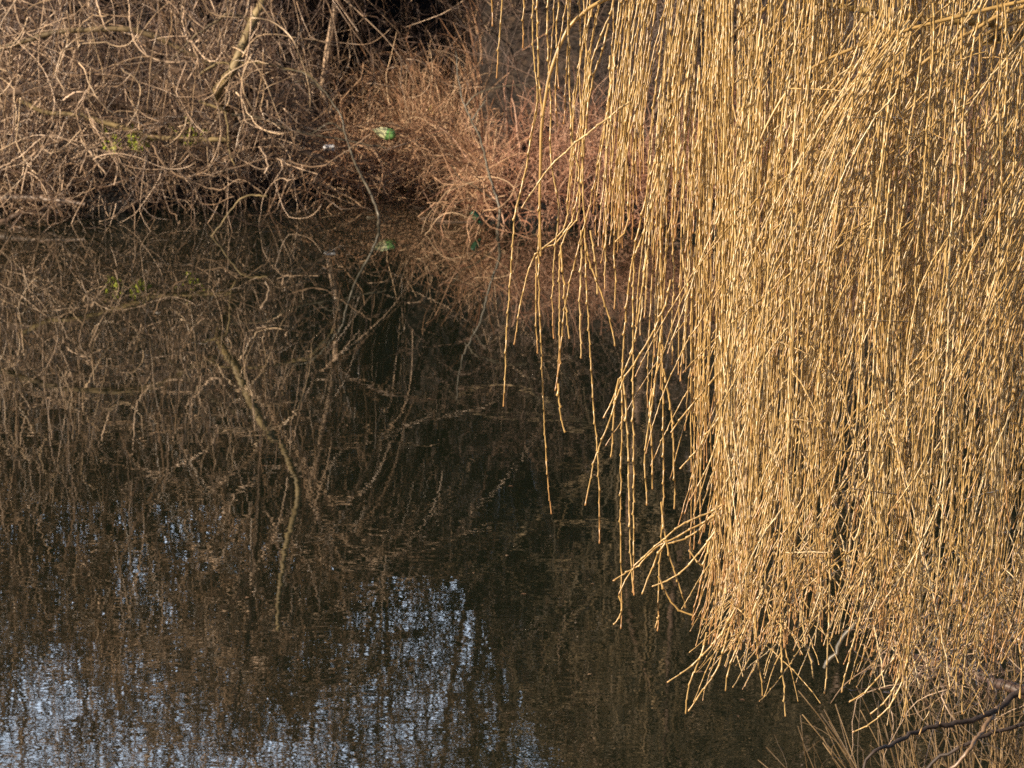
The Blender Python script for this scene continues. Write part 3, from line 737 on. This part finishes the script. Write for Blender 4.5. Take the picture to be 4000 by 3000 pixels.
# ------------------------------------------------------------------ fallen log at the left edge
log = empty("fallen_log", tuple(at(60, 800, 45.3)), "weathered brown log lying half in the water at the left edge", "log")
q, r = px_tube([(-260, 772, 45.6), (-80, 778, 45.5), (0, 778, 45.4), (120, 775, 45.3), (200, 780, 45.2), (270, 788, 45.1), (335, 800, 45.0)], .07, .02, n=30)
m = Mesh(); m.tubes(q[None], r[None], 10, rnd=.7); m.build("trunk", M_LOG, log)
for pts, r0, r1 in (([(-40, 900, 44.9), (20, 870, 45.0), (60, 845, 45.0), (140, 825, 45.1), (250, 800, 45.1)], .035, .02), ([(-60, 875, 44.7), (-20, 905, 44.7), (16, 922, 44.7), (40, 890, 44.8), (75, 850, 44.9)], .016, .010),
                    ([(200, 785, 45.2), (260, 740, 45.2), (285, 700, 45.2)], .014, .006)):
    q, r = px_tube(pts, r0, r1, n=16)
    m = Mesh(); m.tubes(q[None], r[None], 7, rnd=.8); m.build("branch", M_LOG, log)

# ------------------------------------------------------------------ two slender saplings leaning over the water
def sapling(pts, d0, d1, label, side):
    P = np.array([at(x, y, d0 + (d1 - d0) * k / (len(pts) - 1)) for k, (x, y) in enumerate(pts)])
    o = empty("leaning_sapling", tuple(P[-1]), label, "sapling")
    q = spline(P, n=44); q[1:-1] += RNG.normal(0, .003, (42, 3))
    m = Mesh(); m.tubes(q[None], np.linspace(.004, .0155, 44)[None], 8, rnd=.5); m.build("trunk", M_SAP, o)
    for s in side:
        Q = np.array([at(x, y, d0 + .1) for x, y in s])
        m = Mesh(); m.tubes(spline(Q, n=18)[None], np.linspace(.009, .004, 18)[None], 5, rnd=.8); m.build("branch", M_SAP, o)
    return o
sapling([(1090, 270), (1175, 280), (1214, 304), (1269, 359), (1309, 414), (1334, 459), (1349, 523), (1378, 613), (1418, 697), (1448, 757), (1474, 820), (1480, 862), (1476, 885)], 45.3, 44.7,
        "slender grey sapling leaning from the bush towards the green packet", [[(1268, 357), (1210, 320), (1165, 318), (1150, 325)], [(1349, 520), (1290, 480), (1220, 520), (1160, 515)]])
sapling([(1780, 200), (1790, 300), (1800, 360), (1816, 414), (1846, 478), (1881, 558), (1906, 658), (1930, 740), (1950, 800), (1950, 862), (1943, 900), (1950, 930)], 44.6, 43.9,
        "slender grey sapling standing in the water beside the green bottle", [[(1846, 470), (1870, 430), (1900, 390)], [(1940, 790), (1860, 730), (1800, 700), (1760, 640)], [(1816, 420), (1860, 370), (1950, 340), (2060, 330)]])

# ------------------------------------------------------------------ dry stalks and grass
def packet_gap(x, y):
    return np.where((np.abs(x / y + .0262) < .0034) & (y < 50.7), .3, 1.0)   # the growth is beaten down in front of the packet
def stalks(N, xr, yf, Lr, rr, lean, wob=.12, grav=.05, n=8, zoff=0.0):
    x = RNG.uniform(*xr, N); y = yf(x)
    z = np.maximum(ground_h(x, y), -.05) + zoff
    P = np.stack([x, y, z], 1)
    D = np.stack([RNG.normal(lean[0], lean[2], N), RNG.normal(lean[1], lean[2], N), np.ones(N)], 1)
    K = walks(P, D, RNG.uniform(*Lr, N) * packet_gap(x, y), n, wob=wob, grav=RNG.normal(grav, .05, N))
    m = Mesh(); m.tubes(K, np.linspace(1, .5, n + 1)[None] * RNG.uniform(*rr, N)[:, None], 3)
    return m
# warm dry stalks in the bay behind the green packet
sh = lambda x: np.interp(x, SX, SY)
m = stalks(2200, (-1.75, -.2), lambda x: sh(x) + RNG.uniform(-.25, 3.0, len(x)) * RNG.random(len(x)), (.2, .75), (.0035, .0085), (0, -.15, .35), wob=.2)
m.tubes(*(lambda K: (K, np.linspace(1, .5, 9)[None] * .005 * np.ones((len(K), 1))))(walks(np.stack([RNG.uniform(-1.7, -.3, 500), RNG.uniform(51.2, 52.5, 500), RNG.uniform(.2, .9, 500)], 1), RNG.normal(0, 1, (500, 3)), RNG.uniform(.2, .6, 500), 8, wob=.35, grav=.1)), sides=3)
tag(m.build("dry_grass", M_REED), "tangled tan dry stalks and grass around the bay of the far bank", "dry grass", kind="stuff")
# tall clump of standing stalks
m = stalks(300, (-1.35, -.3), lambda x: 49.8 + RNG.uniform(-.6, 1.4, len(x)), (.5, 1.35), (.003, .008), (0, 0, .16), wob=.22)
tag(m.build("dry_grass", M_REED), "tall upright clump of orange-brown dead stalks behind the green packet", "dry grass", kind="stuff")
def overhang(N, xr, L, rr, mat, label, fwd=.0):
    x = RNG.uniform(*xr, N); y = sh(x) + RNG.uniform(-.15, .5, N) - fwd * RNG.random(N) ** 1.5
    z = RNG.uniform(.05, .6, N) * packet_gap(x, y)
    D = np.stack([RNG.normal(-.2, .8, N), RNG.normal(-.7, .4, N), RNG.uniform(-.3, 1.0, N)], 1)
    K = walks(np.stack([x, y, z], 1), D, RNG.uniform(*L, N) * packet_gap(x, y), 10, wob=.26, grav=RNG.uniform(.04, .2, N))
    K[:, :, 2] = np.maximum(K[:, :, 2], -.1)
    m = Mesh(); m.tubes(K, np.linspace(1, .5, 11)[None] * RNG.uniform(*rr, N)[:, None], 4)
    tag(m.build("dry_grass", mat), label, "dry grass", kind="stuff")
overhang(900, (-1.85, -.25), (.3, .9), (.003, .0075), M_REED, "rust-coloured dead stems hanging over the water around the bay", fwd=2.2)
overhang(380, (-.5, 3.5), (.3, .9), (.0025, .006), M_RED, "red-brown dead stems hanging down to the water below the mound")
# fine red-brown mound
def mound(N, x0, x1, yc, L, rr):
    x = RNG.uniform(x0, x1, N); f = np.clip((x - x0) / .9, 0, 1) ** .6
    y = np.interp(x, SX, SY) + RNG.uniform(-.1, 2.4, N)
    keep = (np.sin(x * 7.1 + 1.3 * np.sin(y * 3)) * np.sin(y * 4.3 + x * 2) + RNG.normal(0, .25, N)) > -.12
    x, y, f = x[keep], y[keep], f[keep]; N = len(x)
    z = np.maximum(ground_h(x, y), -.05)
    D = np.stack([RNG.normal(-.08, .2, N), RNG.normal(-.2, .2, N), np.ones(N)], 1)
    return walks(np.stack([x, y, z], 1), D, (L * (.35 + .65 * f)) * RNG.uniform(.4, 1.1, N), 9, wob=.22, grav=RNG.normal(.07, .10, N))
K = mound(3600, -.42, 6.5, 0, 1.0, 0)
m = Mesh(); m.tubes(K, np.linspace(1, .4, 10)[None] * RNG.uniform(.0026, .0078, len(K))[:, None], 3)
gi = RNG.integers(0, len(K), 1600); tj = RNG.integers(3, 9, 1600)
G = walks(K[gi, tj], unit(K[gi, tj + 1] - K[gi, tj]) + RNG.normal(0, .4, (1600, 3)), RNG.uniform(.1, .4, 1600), 4, wob=.3, grav=.02)
m.tubes(G, np.linspace(1, .5, 5)[None] * .003, 3)
tag(m.build("dry_grass", M_RED), "fine red-brown mound of dead stems on the far bank behind the willow", "dry grass", kind="stuff")
# low dead growth on the bank under the thicket
m = stalks(300, (-5.6, -1.9), lambda x: sh(x) + RNG.uniform(.0, 6.0, len(x)), (.3, 1.0), (.003, .006), (0, -.1, .4), wob=.25)
tag(m.build("undergrowth", M_TWIG_MAUVE), "low mauve-brown dead undergrowth beneath the thicket on the far bank", "undergrowth", kind="stuff")
m = stalks(900, (-.4, 6.5), lambda x: sh(x) + RNG.uniform(2.0, 8.0, len(x)), (.4, 1.1), (.003, .006), (0, 0, .3), wob=.25)
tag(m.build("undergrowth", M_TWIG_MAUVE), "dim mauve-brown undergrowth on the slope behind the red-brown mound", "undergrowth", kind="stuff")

m = stalks(800, (-2.3, .8), lambda x: 50.5 + RNG.uniform(0, 3.5, len(x)), (.4, 1.2), (.003, .008), (0, 0, .4), wob=.3)
tag(m.build("undergrowth", M_TWIG), "grey-brown dead undergrowth above the bay, behind the packet", "undergrowth", kind="stuff")
# curled dead leaves caught in the stalks
def leaves(N, px, py, dr, size):
    m = Mesh()
    for _ in range(N):
        c = at(RNG.uniform(*px), RNG.uniform(*py), RNG.uniform(*dr))
        u = unit(RNG.normal(0, 1, 3)); v = unit(np.cross(u, RNG.normal(0, 1, 3))); nn = np.cross(u, v)
        s = RNG.uniform(*size)
        pts = [c - u * s, c - v * s * .45 + nn * s * .25, c + u * s, c + v * s * .45 + nn * s * .25]
        m.quads(pts, [(0, 1, 2, 3)], RNG.random(), 0)
    return m
m = leaves(230, (1200, 2600), (420, 860), (46.5, 49), (.018, .045))
tag(m.build("dead_leaves", M_DRYLEAF), "curled dead leaves caught among the dry stalks", "leaves", kind="stuff")

# ------------------------------------------------------------------ litter
def blob(center, size, rot, seed, rough=.12, sub=14, profile=None, split=None):
    """crumpled closed shape: lathe with noisy radius, axis along local x"""
    rg = np.random.default_rng(seed)
    n, s = sub, 14
    t = np.linspace(0, 1, n)
    prof = np.interp(t, *zip(*profile)) if profile else np.sin(t * math.pi) ** .5
    a = np.arange(s) / s * 2 * math.pi
    X = np.zeros((n, s, 3))
    X[:, :, 0] = ((t - .5) * size[0])[:, None]
    rr = prof[:, None] * (1 + rough * rg.normal(0, 1, (n, s)))
    X[:, :, 1] = np.cos(a) * rr * size[1] / 2; X[:, :, 2] = np.sin(a) * rr * size[2] / 2
    from mathutils import Euler
    Rm = np.array(Euler([R(v) for v in rot]).to_matrix())
    X = X @ Rm.T + np.asarray(center)
    return X
def lathe_part(X, i0, i1, name, mat, parent):
    Y = X[i0:i1]; n, s, _ = Y.shape
    idx = np.arange(n * s).reshape(n, s)
    q = np.stack([idx[:-1], np.roll(idx[:-1], -1, 1), np.roll(idx[1:], -1, 1), idx[1:]], -1)
    m = Mesh(); m.quads(Y.reshape(-1, 3), q); return m.build(name, mat, parent, smooth=True)
c = at(1500, 519, 47.9)
pk = empty("plastic_packet", tuple(c), "crumpled green plastic packet with a bright pale yellow end among dry stalks", "packet")
X = blob(c, (.245, .055, .115), (0, 16, 0), 3, .10, 18, [(0, .05), (.12, .3), (.35, .85), (.6, 1), (.9, .9), (1, .02)])
lathe_part(X, 0, 11, "pale_end", M_YELLOW_PLASTIC, pk)
lathe_part(X, 10, 18, "green_end", M_GREEN_PLASTIC, pk)
c = at(1283, 577, 46.9)
cp = empty("white_cup", tuple(c), "small white plastic cup lying by the dark water gap", "cup")
X = blob(c, (.11, .06, .065), (0, 4, 20), 4, .03, 12, [(0, .02), (.05, .8), (.5, .9), (.93, 1), (.94, 1.1), (1, 1.08)])
lathe_part(X, 0, 10, "body", M_WHITE_PLASTIC, cp); lathe_part(X, 9, 12, "rim", M_WHITE_PLASTIC, cp)
c = at(1862, 848, 44.25)
bt = empty("green_bottle", tuple(c), "small green bottle at the waterline next to the right sapling", "bottle")
X = blob(c, (.135, .07, .07), (0, 55, 0), 5, .01, 22, [(0, .02), (.02, .8), (.1, 1), (.6, 1), (.78, .42), (.95, .36), (1, .02)])
lathe_part(X, 0, 16, "body", M_BOTTLE, bt); lathe_part(X, 15, 22, "neck", M_BOTTLE, bt)
m = Mesh(); c = at(560, 162, 47.0)
X = blob(c, (.05, .03, .03), (0, 10, 0), 6, .15, 8)
o = lathe_part(X, 0, 8, "paper_scrap", M_WHITE_PLASTIC, None)
tag(o, "tiny white scrap caught high in the twigs of the thicket", "litter")
for (px, py, ln, tilt, lab) in ((1450, 851, .09, 0, "short pale stick floating where the left sapling meets the water"), (1780, 868, .42, 3, "long dark stick floating beside the green bottle"),
                          (1640, 812, .13, -2, "thin dark stick floating in the bay"), (1690, 855, .25, -6, "curved brown stick floating below the bay"), (2600, 950, .3, 2, "dark stick floating behind the willow shoots")):
    y = water_y(py); c = np.array(at(px, py, y)); c[2] = .004
    K = walks([c - (ln / 2, 0, 0)], [(1, RNG.normal(0, .2), 0)], ln, 8, wob=.08); K[:, :, 2] = .004 + .004 * np.sin(np.arange(9))
    m = Mesh(); m.tubes(K, np.array([[.002, .007, .009, .009, .008, .008, .007, .006, .001]]), 6)
    tag(m.build("floating_stick", M_SAP if "pale" in lab else M_DARKBARK), lab, "stick")


# fresh green sprouts in the thicket
def sprout(px, py, d, n, size, label, wpx):
    base = np.array(at(px, py + 60, d))
    o = empty("green_plant", tuple(base), label, "plant")
    st = Mesh(); lf = Mesh()
    for _ in range(n):
        tip = np.array(at(px + RNG.normal(0, wpx), py + RNG.normal(0, 20), d + RNG.normal(0, .08)))
        mid = (base + tip) / 2 + RNG.normal(0, .03, 3)
        q = spline([base + RNG.normal(0, .03, 3) * (1, 1, 0), mid, tip], n=8)
        st.tubes(q[None], np.full((1, 8), .0025), 4)
        for k in range(4):
            c = q[4 + k]; u = unit(RNG.normal(0, 1, 3) + (0, 0, .6)); v = unit(np.cross(u, RNG.normal(0, 1, 3)))
            s = size * RNG.uniform(.6, 1.2)
            lf.quads([c, c + u * s * .5 - v * s * .3, c + u * s, c + u * s * .5 + v * s * .3], [(0, 1, 2, 3)])
    st.build("stem", M_LEAF, o); lf.build("leaves", M_LEAF, o)
sprout(430, 545, 45.5, 9, .055, "yellow-green leafy sprout low in the left thicket", 22)
sprout(540, 535, 45.5, 13, .065, "brightest yellow-green leafy sprout in the middle of the thicket", 28)
sprout(740, 510, 46.0, 8, .045, "dull green leafy sprout near the crooked tree trunk", 40)
sprout(1495, 690, 48.4, 5, .04, "small green sprout at the edge of the bay below the packet", 30)
sprout(1680, 410, 50.0, 3, .04, "tiny green sprout beside the tall dead stalks", 12)
sprout(1905, 375, 50.8, 8, .05, "dark green sprout in the shaded hollow", 30)

# ------------------------------------------------------------------ near bank thicket in the lower right corner
nb = empty("leaning_branches", tuple(at(4150, 2700, 17.0)), "dark fallen branches reaching out over the water at the lower right", "fallen branch")
for pts, r0, r1, mat in (
    ([(4300, 2690, 16.5), (4000, 2700, 16.5), (3900, 2770, 16.4), (3800, 2810, 16.3), (3600, 2850, 16.2), (3500, 2900, 16.1), (3420, 2930, 16.0), (3385, 2970, 16.0), (3365, 3040, 16.0)], .014, .005, M_DARKTWIG),
    ([(4300, 2800, 16.7), (4000, 2830, 16.6), (3800, 2900, 16.5), (3650, 2975, 16.5), (3560, 3060, 16.5)], .009, .005, M_DARKTWIG),
    ([(3895, 2765, 16.4), (3850, 2840, 16.3), (3780, 2930, 16.2), (3700, 3030, 16.2)], .009, .006, M_TWIG),
    ([(3560, 2560, 17.2), (3640, 2590, 17.2), (3800, 2630, 17.1), (3900, 2670, 17.0), (4050, 2720, 16.9)], .010, .024, M_TWIG_MAUVE),
    ([(3223, 2610, 17.4), (3232, 2590, 17.4), (3265, 2550, 17.4), (3295, 2490, 17.4), (3350, 2430, 17.4), (3500, 2330, 17.5), (3800, 2280, 17.5), (4200, 2250, 17.5)], .009, .012, M_SAP),
    ([(3600, 2440, 17.2), (3700, 2530, 17.1), (3790, 2600, 17.1), (3850, 2640, 17.0)], .006, .005, M_SAP),
    ([(3730, 2330, 17.2), (3850, 2430, 17.1), (4020, 2520, 17.0)], .008, .010, M_TWIG),
):
    q, r = px_tube(pts, r0, r1, n=max(18, len(pts) * 6), wob=.003)
    m = Mesh(); m.tubes(q[None], r[None], 7, rnd=.6); m.build("branch", mat, nb)
P = np.array([at(RNG.uniform(3450, 4200), RNG.uniform(2280, 2720), RNG.uniform(16.4, 17.6)) for _ in range(230)])
K = walks(P, RNG.normal(0, 1, (230, 3)) * (1, .5, .8), RNG.uniform(.12, .45, 230), 10, wob=.35, grav=.05)
m = Mesh(); m.tubes(K, np.linspace(1, .5, 11)[None] * RNG.uniform(.0013, .0028, 230)[:, None], 4); m.build("twigs", M_TWIG, nb)
# golden-brown stems growing up from the near shore below the frame
def near_stems(N, x0, x1, yr, L, rr):
    x = RNG.uniform(x0, x1, N) ; y = RNG.uniform(*yr, N)
    z = np.maximum(ground_h(x, y), -.02)
    D = np.stack([RNG.normal(-.03, .11, N), RNG.normal(0, .12, N), np.ones(N)], 1)
    return walks(np.stack([x, y, z], 1), D, RNG.uniform(*L, N), 12, wob=.11, grav=.0)
m = Mesh()
K = near_stems(330, 1.42, 2.6, (16.4, 18.2), (.85, 1.5), 0)
m.tubes(K, np.linspace(1, .45, 13)[None] * RNG.uniform(.0022, .0042, len(K))[:, None], 4)
gi = RNG.integers(0, len(K), 700); tj = RNG.integers(5, 12, 700)
G = walks(K[gi, tj], unit(K[gi, tj + 1] - K[gi, tj]) + RNG.normal(0, .4, (700, 3)), RNG.uniform(.08, .3, 700), 6, wob=.25, grav=0)
m.tubes(G, np.linspace(1, .5, 7)[None] * .0016, 4)
K = near_stems(45, .85, 1.5, (16.6, 17.8), (.7, 1.0), 0)
m.tubes(K, np.linspace(1, .45, 13)[None] * RNG.uniform(.002, .0035, len(K))[:, None], 4)
tag(m.build("undergrowth", M_GOLDSTALK), "golden-brown upright stems growing from the near shore in the lower right corner", "undergrowth", kind="stuff")

# flecks of leaf and fluff drifting on the pond
m = Mesh()
for _ in range(170):
    y = RNG.uniform(23, 44.5) if RNG.random() < .6 else RNG.uniform(41, 46); x = RNG.uniform(-.115, .115) * y
    a = RNG.uniform(0, 6.28); l = RNG.uniform(.006, .02)
    u = np.array([math.cos(a), math.sin(a), 0]) * l; v = np.array([-math.sin(a), math.cos(a), 0]) * l * .5
    c = np.array([x, y, .005])
    m.quads([c - u, c - v + (0, 0, .003), c + u, c + v + (0, 0, .003)], [(0, 1, 2, 3)], RNG.random(), 0)
tag(m.build("floating_flecks", M_REED), "tiny pale flecks of leaf and fluff scattered over the dark pond", "leaves", kind="stuff")
# three more trees at the far left, whose drooping twigs break up the mirrored sky
for x, y, h in ((-5.35, 52.5, 6.4), (-4.85, 54.0, 7.0), (-4.45, 51.5, 6.0)):
    tall_tree(on_ground(x, y), h, M_TWIG, M_TWIG, 18, 13, TL, TG, r=.045, droop=.24, klen=(.9, 2.6), grand=1, rt=.008, crown_from=4, spread=.2)
# coarse broken stalks standing out of the finer dead grass
def coarse(N, xr, d0, L, mat, label):
    x = RNG.uniform(*xr, N); y = sh(x) + RNG.uniform(*d0, N)
    K = walks(np.stack([x, y, np.maximum(ground_h(x, y), -.05)], 1), np.stack([RNG.normal(0, .35, N), RNG.normal(-.25, .3, N), np.ones(N)], 1), RNG.uniform(*L, N) * packet_gap(x, y), 9, wob=.16, grav=RNG.uniform(0, .12, N))
    m = Mesh(); m.tubes(K, np.linspace(1, .6, 10)[None] * RNG.uniform(.005, .0105, N)[:, None], 5)
    tag(m.build("dry_grass", mat), label, "dry grass", kind="stuff")
coarse(170, (-1.7, -.3), (-.2, 1.6), (.3, 1.0), M_REED, "coarse broken tan stalks standing around the green packet")
coarse(150, (-.4, 2.5), (-.15, 1.2), (.3, .95), M_RED, "coarse rusty stalks in front of the red-brown mound")
